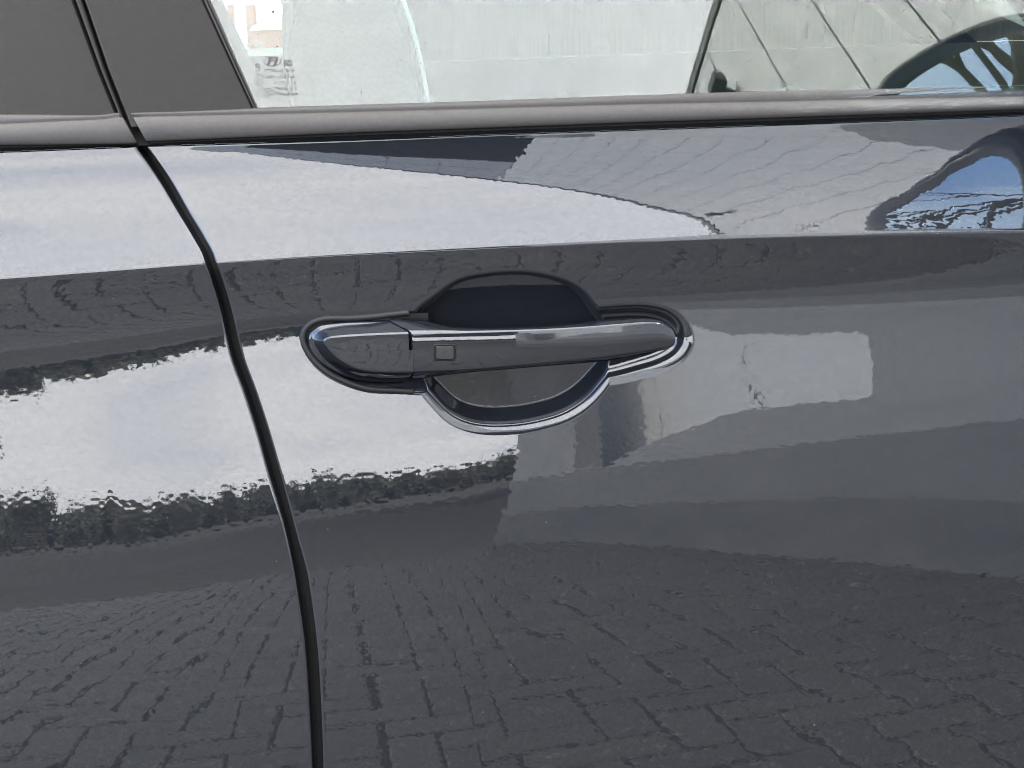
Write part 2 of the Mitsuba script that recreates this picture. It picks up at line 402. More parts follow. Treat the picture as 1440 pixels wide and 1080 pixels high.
def cap_mesh():
    n = 120
    O, M, F = (resample(TR[k], n) for k in ('cap_outer', 'cap_mid', 'cap_face'))
    close = lambda p: p
    rings = []
    inner = O + [0, 0.006, 0]
    rings.append(inner)
    rings.append(O)
    rings.append(ring_between(O, M, 0.5))
    prof = [M * (1 - u) ** 2 + (0.5 * M + 0.5 * F) * 2 * u * (1 - u) + F * u * u for u in np.linspace(0, 1, 3)]
    rings += [ring_between(O, M, 0.9), ring_between(M, F, 0.12), ring_between(M, F, 0.5), ring_between(M, F, 0.84)]
    f2 = F.copy()
    order = np.argsort(F[:, 0])
    sx = np.clip(F[:, 0], F[:, 0].min() + 0.016, None)
    spine = np.stack([sx, np.interp(sx, F[order, 0], F[order, 1]), np.full(n, F[:, 2].mean())], 1)
    centre = spine
    bulge = np.array([0, -0.0007, 0])
    rings.append(ring_between(M, F, 0.94) + bulge * 0.25)
    rings.append(ring_between(F, centre, 0.03) + bulge * 0.55)
    rings.append(ring_between(F, centre, 0.10) + bulge * 0.8)
    for u in (0.3, 0.6, 1.0):
        rings.append(ring_between(F, spine, u) + bulge * (0.9 + 0.1 * u))
    m = grid_mesh(np.array(rings))
    # flat end towards the grip
    ends = [np.array([r[0] for r in rings[1:]] + [r[-1] for r in rings[1:]][::-1])]
    e = ends[0]
    c = e.mean(0) + [0, 0.002, 0]
    v = np.vstack([e, c]); k = len(e)
    fan = trimesh.Trimesh(v, np.stack([np.arange(k), (np.arange(k) + 1) % k, np.full(k, k)], 1), process=False)
    return m, fan


def grip_mesh():
    n = 160
    ft, fb, tt, bb = (resample(TR[k], n) for k in ('grip_face_top', 'grip_face_bottom', 'grip_top', 'grip_bottom'))
    w = np.linspace(0, 1, 9)[1:-1]
    loops = []
    for i in range(n):
        t, b, T_, B_ = ft[i], fb[i], tt[i], bb[i]
        h = np.linalg.norm(t - b)
        c = min(0.0014, h * 0.2)
        up_ = (t - b) / (h + 1e-9)
        bulge = min(0.0010, h * 0.05)
        sec = [T_ + [0, 0.0015, -0.0010 * 1], T_, T_ * 0.55 + t * 0.45, T_ * 0.18 + t * 0.82 + [0, 0.0, 0.0002], t * 0.97 + b * 0.03 + (T_ - t) * 0.03]
        sec[-1] = t - up_ * c
        sec.insert(-1, t * 0.5 + 0.25 * (t - up_ * c) + 0.25 * (T_ * 0.18 + t * 0.82))
        for u in w:
            sec.append((t - up_ * c) * (1 - u) + (b + up_ * c * 0.8) * u + np.array([0, -bulge * 4 * u * (1 - u), 0]))
        sec += [b + up_ * c * 0.8, b * 0.6 + 0.2 * (b + up_ * c * 0.8) + 0.2 * (B_ * 0.3 + b * 0.7), B_ * 0.35 + b * 0.65, B_, B_ + [0, 0.0015, 0.0010], (T_ + B_) / 2 + [0, 0.002, 0]]
        loops.append(sec)
    return loft(np.array(loops), closed=True, caps=True)


HANDLE = f'{CAR}__door_handle'
cap_m, cap_end = cap_mesh()
add('end_cap', trimesh.util.concatenate([cap_m, cap_end]), 'paint_handle', 35, HANDLE)
add('grip', grip_mesh(), 'paint_handle', 35, HANDLE)
# black plastic base with a raised lip: fills the recess round the cap
base = seat_ring[:, [0, 2]]
inner = shapely.Polygon(base).buffer(-0.0012)


def plate(poly, off, thick):
    m = trimesh.creation.extrude_polygon(poly, thick, engine='earcut')
    v = m.vertices.copy()
    y = body_y(v[:, 0], np.full(len(v), 1.028))
    m = trimesh.Trimesh(np.stack([v[:, 0], y + off - v[:, 2] + thick, v[:, 1]], 1), m.faces, process=False)
    m.fix_normals()
    return m


left_part = inner.intersection(shapely.box(-0.2, 0.9, -0.052, 1.2))
add('base_plate', plate(left_part, 0.0035, 0.004), 'black_gloss', 20, HANDLE)
lip_pts = np.array([p for p in blur_closed(curve(TR['seat'], 400, True), 6) if p[0] < -0.062])
start = np.argmax(np.linalg.norm(np.diff(np.vstack([lip_pts, lip_pts[:1]]), axis=0), axis=1))
lip_pts = np.roll(lip_pts, -start - 1, 0)
ctr = lip_pts.mean(0)
inw = ctr - lip_pts; inw[:, 1] = 0; inw /= np.linalg.norm(inw, axis=1, keepdims=True)
lip_pts = lip_pts + inw * 0.0014
lip_pts[:, 1] = body_y(lip_pts[:, 0], lip_pts[:, 2]) + 0.0004
add('gasket', tube(lip_pts, 0.0021, 10), 'rubber', True, HANDLE)
# key button: a black frame let into the grip and the pad in it
bq = TR['button']
bc = bq.mean(0)
fr = [bc + (bq - bc) * k + [0, dy, 0] for k, dy in ((1.00, 0.003), (1.00, -0.0016), (0.90, -0.0016), (0.86, -0.0008))]


def rounded_quad(q, frac):
    q = np.asarray(q)
    out = []
    for i in range(4):
        a, b, c = q[i - 1], q[i], q[(i + 1) % 4]
        p0, p1 = b + (a - b) * frac, b + (c - b) * frac
        for u in np.linspace(0, 1, 6):
            out.append(p0 * (1 - u) ** 2 + b * 2 * u * (1 - u) + p1 * u * u)
    return np.array(out)


def quad_stack(levels, frac):
    rings = [rounded_quad(q, frac) for q in levels]
    return loft(rings + [np.repeat(rings[-1].mean(0)[None], len(rings[-1]), 0)])


add('button_frame', quad_stack([bc + (bq - bc) * k + [0, dy, 0] for k, dy in ((1.10, 0.004), (1.10, -0.0017), (1.02, -0.0020), (0.95, -0.0014))], 0.16), 'rubber_dull', 30, HANDLE)
add('button', quad_stack([bc + (bq - bc) * k + [0, dy, 0] for k, dy in ((0.86, 0.002), (0.86, -0.0020), (0.82, -0.0024), (0.6, -0.0025))], 0.14), 'button_black', 30, HANDLE)

# ------------------------------------------------------------------ belt moulding, window seal, pillar trims and glass
def sweep_x(x, sec):
    """Extrude a profile [(dy, z)...] along x; dy counts from the skin at the belt, z is absolute or a function of x."""
    rows = []
    for dy, z in sec:
        rows.append(np.stack([x, body_y(x, np.full_like(x, 1.158)) + dy, z(x) if callable(z) else np.full_like(x, z)], 1))
    return np.array(rows)


ML, LP, GL = (TR[k] for k in ('moulding_low', 'lip', 'glass_low'))
low = lambda x: np.interp(x, ML[:, 0], ML[:, 2])
lipz = lambda x: np.interp(x, LP[:, 0], LP[:, 2])
glz = lambda x: np.interp(x, GL[:, 0], GL[:, 2])


def moulding(x0, x1, curl0, curl1):
    x = np.linspace(x0, x1, 160)
    f = lambda fn, d=0.0: (lambda xx: fn(xx) + d)
    mixz = lambda a, d=0: (lambda xx: low(xx) * (1 - a) + lipz(xx) * a + d)
    sec = [(0.012, f(low, -0.0002)), (-0.0005, f(low)), (-0.0024, f(low, 0.0006)), (-0.0031, f(low, 0.0018)), (-0.0030, mixz(0.35)), (-0.0022, mixz(0.55)), (-0.0006, mixz(0.75)), (0.0016, mixz(0.92)),
           (0.0032, mixz(1.0)), (0.0042, mixz(1.0, 0.0002)), (0.0044, mixz(1.0, 0.0016)), (0.0049, mixz(1.0, 0.0028)), (0.0062, (lambda xx: glz(xx) - 0.0006)), (0.0086, glz), (0.016, (lambda xx: glz(xx) - 0.002))]
    p = sweep_x(x, sec)
    # rounded ends
    for e, k in ((0, curl0), (-1, curl1)):
        if k:
            sgn = 1 if e == 0 else -1
            for j in range(5):
                i = j if e == 0 else -1 - j
                a = 1 - (j / 5) ** 2
                p[:, i, 1] += 0.0022 * (1 - math.sqrt(max(0, 1 - a * a)))
            zt = (p[:, e, 2] - low(np.array([x0 if e == 0 else x1]))) / 0.017
            shift = -0.0085 * np.clip(zt, 0, 1.15) ** 1.2
            n = 40
            for j in range(n):
                i = j if e == 0 else -1 - j
                p[:, i, 0] += shift * (1 - j / n)
            cap = p[:, e:e + 1 if e == 0 else None].copy()
            cap[..., 1] += 0.014
            p = np.concatenate([cap, p] if e == 0 else [p, cap], 1)
    return grid_mesh(p)


add('belt_moulding', moulding(-0.2240, 0.9, 1, 0), 'trim_plastic', 40, CAR)
add('belt_moulding', moulding(-0.9, -0.2300, 0, 1), 'trim_plastic', 40, CAR)
for x0, x1 in ((-0.222, 0.9), (-0.9, -0.2325)):
    x = np.linspace(x0, x1, 120)
    sec = [(0.010, lambda xx: low(xx) + 0.001), (0.0022, lambda xx: low(xx) + 0.0008), (0.0016, lambda xx: low(xx) * 0.6 + BELT(xx) * 0.4), (0.0004, lambda xx: low(xx) * 0.45 + BELT(xx) * 0.55),
           (0.0012, lambda xx: low(xx) * 0.3 + BELT(xx) * 0.7), (0.0030, lambda xx: BELT(xx) - 0.0005), (0.0045, lambda xx: BELT(xx) - 0.004), (0.0060, lambda xx: BELT(xx) - 0.010)]
    add('belt_seal', grid_mesh(sweep_x(x, sec)), 'rubber_dull', 30, CAR)


def line_x(name, extend=True):
    q = TR[name][::-1]
    k = np.polyfit(q[:, 2], q[:, 0], 1)
    return lambda z: np.where(np.asarray(z) > q[-1, 2], np.polyval(k, z), np.interp(z, q[:, 2], q[:, 0]) + np.where(np.asarray(z) < q[0, 2], (np.asarray(z) - q[0, 2]) * k[0], 0))


SO, SI, PF, SF, SR = (line_x(k) for k in ('strip_out', 'strip_in', 'pillar_front', 'seal_front', 'seal_rear'))
ZTOP = 1.50


def pane(xa, xb, z0, z1, off, nx, nz=40, edge=0.0):
    z = np.linspace(0, 1, nz)
    u = np.linspace(0, 1, nx)
    if edge:
        u = np.unique(np.concatenate([[0, edge / 2, edge], u[(u > edge) & (u < 1 - edge)], [1 - edge, 1 - edge / 2, 1]]))
    Z0 = z0
    zz = (1.176 + 0 * z) * 0 + Z0 + z * (z1 - Z0)
    X = xa(zz)[None] * (1 - u[:, None]) + xb(zz)[None] * u[:, None]
    Zg = np.broadcast_to(zz[None], X.shape)
    Y = glass_y(X, Zg) + off
    p = np.stack([X, Y, Zg], -1)
    if edge:
        p[0, :, 1] += 0.0035; p[-1, :, 1] += 0.0035
        p[1, :, 1] += 0.0004; p[-2, :, 1] += 0.0004
    return grid_mesh(p)


far_x = lambda z: 0.95 + 0 * np.asarray(z)
far_rear = lambda z: -0.95 + 0 * np.asarray(z)
add('front_window', pane(SI, far_x, 1.172, ZTOP, 0.0, 60), 'window_glass', True, CAR)
WIN = f'{CAR}__front_window'
add('pillar_trim', pane(PF, lambda z: SO(z), 1.172, ZTOP, -0.003, 40, edge=0.02), 'film_black', 40, CAR)
add('pillar_trim', pane(far_rear, lambda z: SR(z), 1.172, ZTOP, -0.003, 60, edge=0.004), 'film_black', 40, CAR)
add('pillar_backing', pane(lambda z: SR(z) - 0.05, lambda z: SO(z) + 0.012, 1.16, ZTOP, 0.006, 6), 'shade_black', True, CAR)  # dark sheet standing in for the shade behind the trim gap
# rounded rubber strip at the rear door's edge
zz = np.linspace(1.176, ZTOP, 40)


def strip(xa, xb, bulge, off, z):
    u = np.linspace(0, 1, 9)
    X = xa(z)[None] * (1 - u[:, None]) + xb(z)[None] * u[:, None]
    Z = np.broadcast_to(z[None], X.shape)
    Y = glass_y(X, Z) + off - bulge * np.sqrt(np.maximum(0, 1 - (2 * u[:, None] - 1) ** 2))
    p = np.stack([X, Y, Z], -1)
    back = p[[0, -1]].copy(); back[..., 1] += 0.006
    return grid_mesh(np.concatenate([back[:1], p, back[1:]], 0))


add('door_edge_strip', strip(lambda z: SR(z) + 0.0008, lambda z: SF(z) - 0.0002, 0.0026, -0.001, zz), 'film_black', 40, CAR)
add('window_seal', strip(lambda z: SO(z) + 0.0002, lambda z: SO(z) * 0.45 + SI(z) * 0.55, 0.0012, -0.0012, zz), 'rubber_dull', 40, CAR)
add('window_seal', strip(lambda z: SO(z) * 0.42 + SI(z) * 0.58, lambda z: SI(z) + 0.0003, 0.0012, -0.0004, zz), 'rubber_dull', 40, CAR)

# ------------------------------------------------------------------ the etched marking in the corner of the glass
MQ = TR['mark']
M_O, M_X, M_Z = MQ[0], (MQ[1] - MQ[0]) / 60.0, (MQ[3] - MQ[0]) / 54.0
M_N = np.cross(M_X, M_Z); M_N /= np.linalg.norm(M_N)
if M_N[1] > 0:
    M_N = -M_N
UNIT = float(np.linalg.norm(M_X))


def on_glass(m):
    """A flat mesh drawn in units of the marking's grid (x right, y up) laid on the pane, 0.1 mm thick."""
    v = m.vertices
    q = M_O + v[:, :1] * M_X + v[:, 1:2] * M_Z + (0.00002 + 0.0001 * (v[:, 2:3] > 0)) * M_N
    m = trimesh.Trimesh(q, m.faces, process=False)
    m.fix_normals()
    return m


def words(text, x0, x1, y0, y1):
    m = meshkit.text_mesh(text, 1.0, depth=0.1)
    lo, hi = m.bounds
    v = m.vertices.copy()
    v[:, 0] = x0 + (v[:, 0] - lo[0]) / (hi[0] - lo[0]) * (x1 - x0)
    v[:, 1] = y0 + (v[:, 1] - lo[1]) / (hi[1] - lo[1]) * (y1 - y0)
    return trimesh.Trimesh(v, m.faces, process=False)


def shape2d(poly):
    return trimesh.util.concatenate([trimesh.creation.extrude_polygon(g, 0.1, engine='earcut') for g in getattr(poly, 'geoms', [poly])])


def oval(cx, cy, rx, ry):
    a = np.linspace(0, 2 * np.pi, 49)[:-1]
    return shapely.Polygon(np.stack([cx + rx * np.cos(a), cy + ry * np.sin(a)], 1))


mark = []
for text, x0, x1, t, b in (('S', 358.3, 366, 89, 99.6), ('DOT 348  AS2   M3 53', 372, 413.7, 97.3, 101.2), ('43R - 016944', 374, 414.2, 105.4, 110.4), ('E 0 0 0 0 0 8', 385.4, 416, 114, 118),
                           ('TRANSP.70 %', 386.7, 417.5, 122.6, 126.8), ('Solar glass', 387.5, 418.5, 129.4, 135), ('E', 360, 364, 108.5, 116.2), ('11', 365, 369, 110, 115)):
    mark.append(words(text, x0 - 358, x1 - 358, 132 - b, 132 - t))
ell = oval(25, 45.8, 12.5, 6.7)
mark.append(shape2d(ell.difference(oval(25, 45.8, 11.6, 5.9))))
ital = shapely.union_all([shapely.Polygon([(17.2, 40.8), (20.8, 40.0), (24.2, 51.0), (20.6, 51.2)]), shapely.Polygon([(26.6, 40.4), (30.0, 40.4), (33.6, 50.4), (29.8, 51.2)]),
                          shapely.Polygon([(20.6, 44.0), (23.4, 44.6), (29.4, 47.4), (30.4, 48.4), (27.0, 47.9), (22.2, 46.0)])])
mark.append(shape2d(ital.intersection(ell)))
boxed = shapely.box(41, 40, 53.7, 47)
mark.append(shape2d(boxed.difference(shapely.box(41.7, 40.7, 53.0, 46.3))))
mark.append(words('KAC', 42.6, 52.4, 41.2, 46.0))
mark.append(shape2d(oval(6, 19.7, 8.0, 8.2).difference(oval(6, 19.7, 7.3, 7.5))))
mark.append(shape2d(oval(18.7, 2.2, 8.0, 6.5).difference(oval(18.7, 2.2, 7.3, 5.8))))
for i in range(3):
    mark.append(words('C', 13.4 + 3.5 * i, 17.4 + 3.5 * i, -1.2, 5.6))
mark.append(words('KC', 0.6, 7.4, -2.6, 6.0))
mark.append(shape2d(shapely.MultiPolygon([oval(1.2 + 1.5 * i + (j % 2) * 0.7, -7.5 - 1.5 * j, 0.3, 0.3) for i in range(3) for j in range(2)])))
add('etched_marking', on_glass(trimesh.util.concatenate(mark)), 'etch', False, WIN)
tag(f'{WIN}__etched_marking', 'small grey etched lettering and safety marks in the rear lower corner of the window')
# dust specks and dried drops on the pane
spots = []
for _ in range(150):
    cx, cz = rng.uniform(-0.16, 0.40), rng.uniform(1.182, 1.252)
    cx = -0.02 + (cx + 0.02) * 1.0
    r = rng.uniform(0.00025, 0.0006) * (1 if rng.random() < 0.85 else 1.6)
    m = trimesh.creation.icosphere(1, r)
    m.vertices[:, 1] *= 0.3
    m.vertices += [cx, float(glass_y(np.array([cx]), np.array([cz]))[0]) - 0.0001, cz]
    spots.append(m)
k = add('dirt_speck', trimesh.util.concatenate(spots), 'dirt', True, WIN)
tag(k, kind='stuff')

# dust and grit on the doors
spots = []
for _ in range(130):
    cx, cz = rng.uniform(-0.34, 0.37), rng.uniform(0.72, 1.155)
    if abs(cx - float(X_FRONT(np.array([cz]))[0])) < 0.014 or (-0.16 < cx < 0.14 and 0.95 < cz < 1.09):
        continue
    m = trimesh.creation.icosphere(1, rng.uniform(0.00012, 0.00030) * (1 if rng.random() < 0.9 else 1.8))
    m.vertices *= [rng.uniform(0.8, 1.6), 0.4, rng.uniform(0.8, 1.4)]
    m.vertices += [cx, float(body_y(np.array([cx]), np.array([cz]))[0]), cz]
    spots.append(m)
scene['dust'] = {'type': 'diffuse', 'reflectance': rgb(0.09, 0.085, 0.078)}
k = add('dust_speck', trimesh.util.concatenate(spots), 'dust', True, CAR)
tag(k, kind='stuff')

# ------------------------------------------------------------------ the cabin behind the glass and the far side of the car
OPP = 1.76


def opp_y(z):
    return OPP - max(0.0, z - 1.18) * 0.50


def slab(points_xz, y_of_z, thick=0.03):
    """A sheet on the far side: outline in x, z."""
    m = trimesh.creation.extrude_polygon(shapely.Polygon(points_xz), thick, engine='earcut')
    v = m.vertices
    m = trimesh.Trimesh(np.stack([v[:, 0], [y_of_z(z) for z in v[:, 1]] + v[:, 2], v[:, 1]], 1), m.faces, process=False)
    m.fix_normals()
    return m


opp_y_v = opp_y
add('far_door', slab([(-1.6, 0.35), (1.2, 0.35), (1.2, 1.175), (-0.10, 1.175), (-0.22, 1.196), (-1.6, 1.20)], opp_y_v), 'cabin_plastic', False, CAR)
add('far_pillar', slab([(-0.20, 1.175), (-0.06, 1.175), (-0.18, 1.5), (-0.30, 1.5)], opp_y_v), 'cabin_plastic', False, CAR)
add('far_pillar', slab([(0.95, 1.175), (1.06, 1.175), (0.60, 1.5), (0.50, 1.5)], opp_y_v), 'cabin_plastic', False, CAR)
zz = np.array([1.17, 1.34, 1.52])
for x0, x1 in ((-0.22, 1.06), (-1.3, -0.20)):
    p = np.array([[[x, opp_y(z) + 0.012, z] for z in zz] for x in np.linspace(x0, x1, 4)])
    add('far_window', grid_mesh(p), 'window_glass', True, CAR)
add('roof', round_box([-1.6, 0.20, 1.495], [0.55, 1.60, 1.54], 0.018), 'headliner', 40, CAR)
add('cabin_floor', box([-1.6, 0.10, 0.36], [1.7, OPP, 0.42]), 'shade_black', False, CAR)
add('near_door_lining', trimesh.util.concatenate([box([-1.6, 0.062, 0.40], [-0.30, 0.085, 1.15]), box([-0.29, 0.062, 0.40], [1.2, 0.085, 1.15])]), 'cabin_plastic', False, CAR)
add('dashboard', round_box([0.72, 0.12, 0.75], [1.25, OPP - 0.04, 1.04], 0.08), 'cabin_plastic', 40, CAR)
p = np.array([[[1.35 - 0.9 * u, y, 1.10 + 0.40 * u] for u in (0, 0.5, 1)] for y in np.linspace(0.12, 1.7, 4)])
add('windscreen', grid_mesh(p), 'window_glass', True, CAR)
add('front_bulkhead', box([1.25, 0.1, 0.40], [1.30, OPP, 1.10]), 'shade_black', False, CAR)
add('rear_bulkhead', box([-1.60, 0.1, 0.40], [-1.55, OPP, 1.50]), 'shade_black', False, CAR)


def car_seat(yc, name='front_seat'):
    """Backrest, cushion and headrest; the back leans to the rear."""
    key = numbered(f'{CAR}__{name}')
    lean = -0.30
    prof = [(-0.02, 0.62), (0.10, 0.66), (0.12, 0.80), (0.085, 1.00), (0.045, 1.16), (0.005, 1.27), (-0.05, 1.31), (-0.10, 1.29), (-0.13, 1.18), (-0.12, 1.0), (-0.10, 0.80)]
    pr = curve([(-0.145 + (a + 0.13) * 0.62, 0, b) for a, b in prof], 60, True)
    rings = []
    for w, k in ((-0.25, 0.90), (-0.245, 0.96), (-0.23, 1.0), (-0.1, 0.98), (0.1, 0.98), (0.23, 1.0), (0.245, 0.96), (0.25, 0.90)):
        c = pr.mean(0)
        r = c + (pr - c) * k
        r[:, 1] = yc + w
        rings.append(r)
    add('backrest', loft(rings, caps=True), 'seat_fabric', 40, key)
    add('cushion', round_box([-0.05, yc - 0.25, 0.55], [0.45, yc + 0.25, 0.72], 0.05), 'seat_fabric', 40, key)
    add('headrest', round_box([-0.135, yc - 0.13, 1.31], [-0.055, yc + 0.13, 1.47], 0.035), 'seat_fabric', 40, key)
    for s in (-1, 1):
        ring = pr[pr[:, 0] > np.interp(pr[:, 2], [0.6, 1.3], [-0.08, -0.10]) + 0.012]; ring = ring[np.argsort(ring[:, 2])].copy(); ring[:, 1] = yc + s * 0.238
        add('piping', tube(ring, 0.0025, 6), 'seat_piping', True, key)


car_seat(0.47)
car_seat(1.30)
wheel = f'{CAR}__steering_wheel'
a = np.linspace(0, 2 * np.pi, 65)[:-1]
tilt = math.radians(25)
w = np.stack([-np.sin(a) * math.sin(tilt) * 0.185 + 0.40, np.cos(a) * 0.185 + 0.47, np.sin(a) * math.cos(tilt) * 0.185 + 0.98], 1)
add('rim', tube(w, 0.015, 10, True), 'cabin_plastic', True, wheel)
add('hub', round_box([0.40, 0.40, 0.92], [0.46, 0.54, 1.03], 0.025), 'cabin_plastic', 40, wheel)
add('spoke', box([0.42, 0.30, 0.965], [0.44, 0.64, 0.995]), 'cabin_plastic', False, wheel)

# ------------------------------------------------------------------ door mirror (outside the frame, mirrored in the glass and the paint)
MIR = f'{CAR}__door_mirror'
MC = np.array([0.43, -0.030, 1.31])
rim = np.array([(-0.080, 1.215), (-0.098, 1.29), (-0.112, 1.37), (-0.112, 1.43), (-0.09, 1.470), (-0.04, 1.445), (0.02, 1.385), (0.065, 1.31), (0.050, 1.235), (0.005, 1.19), (-0.045, 1.178)])
ring = blur_closed(curve(np.column_stack([0 * rim[:, 0], rim[:, 0], rim[:, 1]]), 80, True), 4) - [0, MC[1], MC[2]]
turn = math.radians(-16)
MR = np.array([[math.cos(turn), -math.sin(turn), 0], [math.sin(turn), math.cos(turn), 0], [0, 0, 1]])


def mirror_ring(x, k):
    return (ring * [1, k, k] + [x, 0, 0]) @ MR.T + MC


add('housing', loft([mirror_ring(x, k) for x, k in ((0.004, 0.78), (0.0, 0.80), (-0.008, 0.90), (-0.006, 0.975), (0.0, 1.0), (0.03, 1.0), (0.07, 0.86), (0.10, 0.55), (0.108, 0.15))], caps=False), 'black_gloss', 50, MIR)
g = mirror_ring(0.001, 0.80)
v = np.vstack([g, g.mean(0)])
n = len(g)
add('mirror_glass', trimesh.Trimesh(v, np.stack([np.arange(n), (np.arange(n) + 1) % n, np.full(n, n)], 1), process=False), 'mirror_silver', False, MIR)
add('arm', round_box(MC + [0.0, -0.01, -0.14], MC + [0.08, 0.10, -0.10], 0.015), 'black_gloss', 40, MIR)

# ------------------------------------------------------------------ ground and block paving
def tarmac(p, n, uv):
    s = fbm(p.x * 60, p.y * 60, 0, 3)
    big = fbm(p.x * 0.3 + 5, p.y * 0.3, 0, 3)
    return mix((0.075, 0.073, 0.070), (0.115, 0.112, 0.107), 0.6 * s + 0.4 * big)


scene['tarmac'] = {'type': 'diffuse', 'reflectance': proc(tarmac)}
g = trimesh.Trimesh([[-2500, -2500, -0.010], [2500, -2500, -0.010], [2500, 2500, -0.010], [-2500, 2500, -0.010]], [[0, 1, 2], [0, 2, 3]], process=False)
add('ground', g, 'tarmac')
tag('ground', 'dark tarmac ground with a fine stone grain', kind='structure')


def paver_fn(k):
    lo, hi = ((0.075, 0.074, 0.077), (0.110, 0.108, 0.110)), ((0.086, 0.081, 0.080), (0.125, 0.118, 0.115))
    a, b = (lo, hi)[k % 2]

    def f(p, n, uv):
        s = fbm(p.x * 180, p.y * 180, 3.0 * k, 3)
        sp = smoothstep(0.80, 0.9, noise(p.x * 130, p.y * 130, 5.0))
        return mix(mix(a, b, s), (0.24, 0.23, 0.22), 0.55 * sp)
    return f


for k in range(2):
    scene[f'paver_{k}'] = {'type': 'roughplastic', 'alpha': 0.45, 'int_ior': 1.35, 'diffuse_reflectance': proc(paver_fn(k))}
scene['bedding_sand'] = {'type': 'diffuse', 'reflectance': rgb(0.046, 0.045, 0.043)}
PAV_TURN = math.radians(-2)
pc, ps = math.cos(PAV_TURN), math.sin(PAV_TURN)
PAV_O = np.array([1.2, -1.8])


def pav(x, y, h=0.0):
    return np.array([PAV_O[0] + pc * x - ps * y, PAV_O[1] + ps * x + pc * y, h])


def paver_mesh():
    hx, hy, c = 0.116, 0.056, 0.004
    r = lambda dx, z: [(-hx + dx, -hy + dx, z), (hx - dx, -hy + dx, z), (hx - dx, hy - dx, z), (-hx + dx, hy - dx, z)]
    v = np.array(r(0, -0.02) + r(0, -c) + r(c * 1.3, 0))
    f = []
    for k in (0, 4):
        for i in range(4):
            j = (i + 1) % 4
            f += [[k + i, k + j, k + 4 + j], [k + i, k + 4 + j, k + 4 + i]]
    f += [[8, 9, 10], [8, 10, 11]]
    return trimesh.Trimesh(v, f, process=False)


spots = []
for i in range(-70, 71):
    for j in range(-90, 91):
        m = (i - j) % 4
        if m == 0:
            spots.append((0.12 * i + 0.12, 0.12 * j + 0.06, 0.0))
        elif m == 3:
            spots.append((0.12 * i + 0.06, 0.12 * j + 0.12, 90.0))
spots = [s for s in spots if -6.0 < pav(s[0], s[1])[1] < 0.9 and -4 < pav(s[0], s[1])[0] < 2.6]
key_at = np.array([0.95, -1.75])
spots.sort(key=lambda s: np.hypot(*(pav(s[0], s[1])[:2] - key_at) * [0.8, 1.0]))
PAVING = 'block_paving'
tag(PAVING, 'dark grey concrete block paving laid in a herringbone pattern beside the car', kind='structure')
unit = paver_mesh()
plies = [mikit.ply(unit, f'paver_{k}') for k in range(2)]
rest = [[], []]
for n, (x, y, rot) in enumerate(spots):
    k = int(rng.random() < 0.4)
    c = pav(x, y, -0.001 + rng.uniform(-0.0015, 0.0015))
    ang = rot + math.degrees(PAV_TURN) + rng.normal(0, 0.4)
    if n < 290:
        key = f'{PAVING}__paver' + (f'_{n:03d}' if n else '')
        scene[key] = {**plies[k], 'to_world': T().translate(c.tolist()).rotate([0, 0, 1], ang).rotate([1, 0, 0], rng.normal(0, 0.35)).rotate([0, 1, 0], rng.normal(0, 0.25))}
    else:
        a_ = math.radians(ang)
        R_ = np.array([[math.cos(a_), -math.sin(a_), 0], [math.sin(a_), math.cos(a_), 0], [0, 0, 1]])
        rest[k].append(unit.vertices @ R_.T + c)
for k in range(2):
    v = np.vstack(rest[k])
    f = np.vstack([unit.faces + 12 * i for i in range(len(rest[k]))])
    key = add('distant_pavers', trimesh.Trimesh(v, f, process=False), f'paver_{k}', False, PAVING)
    tag(key, kind='stuff')
x0, x1, y0, y1 = -4, 2.6, -6.0, 0.9
add('joint_sand', trimesh.Trimesh([[x0, y0, -0.006], [x1, y0, -0.006], [x1, y1, -0.006], [x0, y1, -0.006]], [[0, 1, 2], [0, 2, 3]], process=False), 'bedding_sand', False, PAVING)

# ------------------------------------------------------------------ the clad building and its long canopy (mirrored in the glass and the paint)
def cladding(p, n, uv):
    return mix((0.70, 0.71, 0.71), (0.78, 0.78, 0.77), fbm(p.x * 0.7, p.y * 0.7, p.z * 2.2, 4))


scene['cladding'] = {'type': 'roughplastic', 'alpha': 0.3, 'diffuse_reflectance': proc(cladding)}
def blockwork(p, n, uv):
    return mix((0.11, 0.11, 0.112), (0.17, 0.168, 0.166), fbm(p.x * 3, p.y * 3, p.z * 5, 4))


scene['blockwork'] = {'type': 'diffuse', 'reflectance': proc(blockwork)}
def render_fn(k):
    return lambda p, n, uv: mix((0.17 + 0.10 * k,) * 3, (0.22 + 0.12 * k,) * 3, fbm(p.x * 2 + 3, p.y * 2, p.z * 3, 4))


scene['render_fade'] = {'type': 'diffuse', 'reflectance': proc(render_fn(0))}
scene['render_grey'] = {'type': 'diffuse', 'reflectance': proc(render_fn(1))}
scene['cladding_grey'] = {'type': 'roughplastic', 'alpha': 0.3, 'diffuse_reflectance': rgb(0.34, 0.35, 0.37)}
scene['joint_dark'] = {'type': 'diffuse', 'reflectance': rgb(0.20, 0.20, 0.20)}
scene['fascia_dark'] = {'type': 'roughplastic', 'alpha': 0.25, 'diffuse_reflectance': rgb(0.035, 0.036, 0.038)}
scene['dark_glazing'] = {'type': 'roughplastic', 'alpha': 0.05, 'diffuse_reflectance': rgb(0.012, 0.013, 0.015)}
W0 = np.array([3.0, 0.0]); WE = np.array([-0.30, -1.0]); WE /= np.linalg.norm(WE); WN = np.array([WE[1], -WE[0]])   # WN: out of the wall, to -x
HT = 7.5


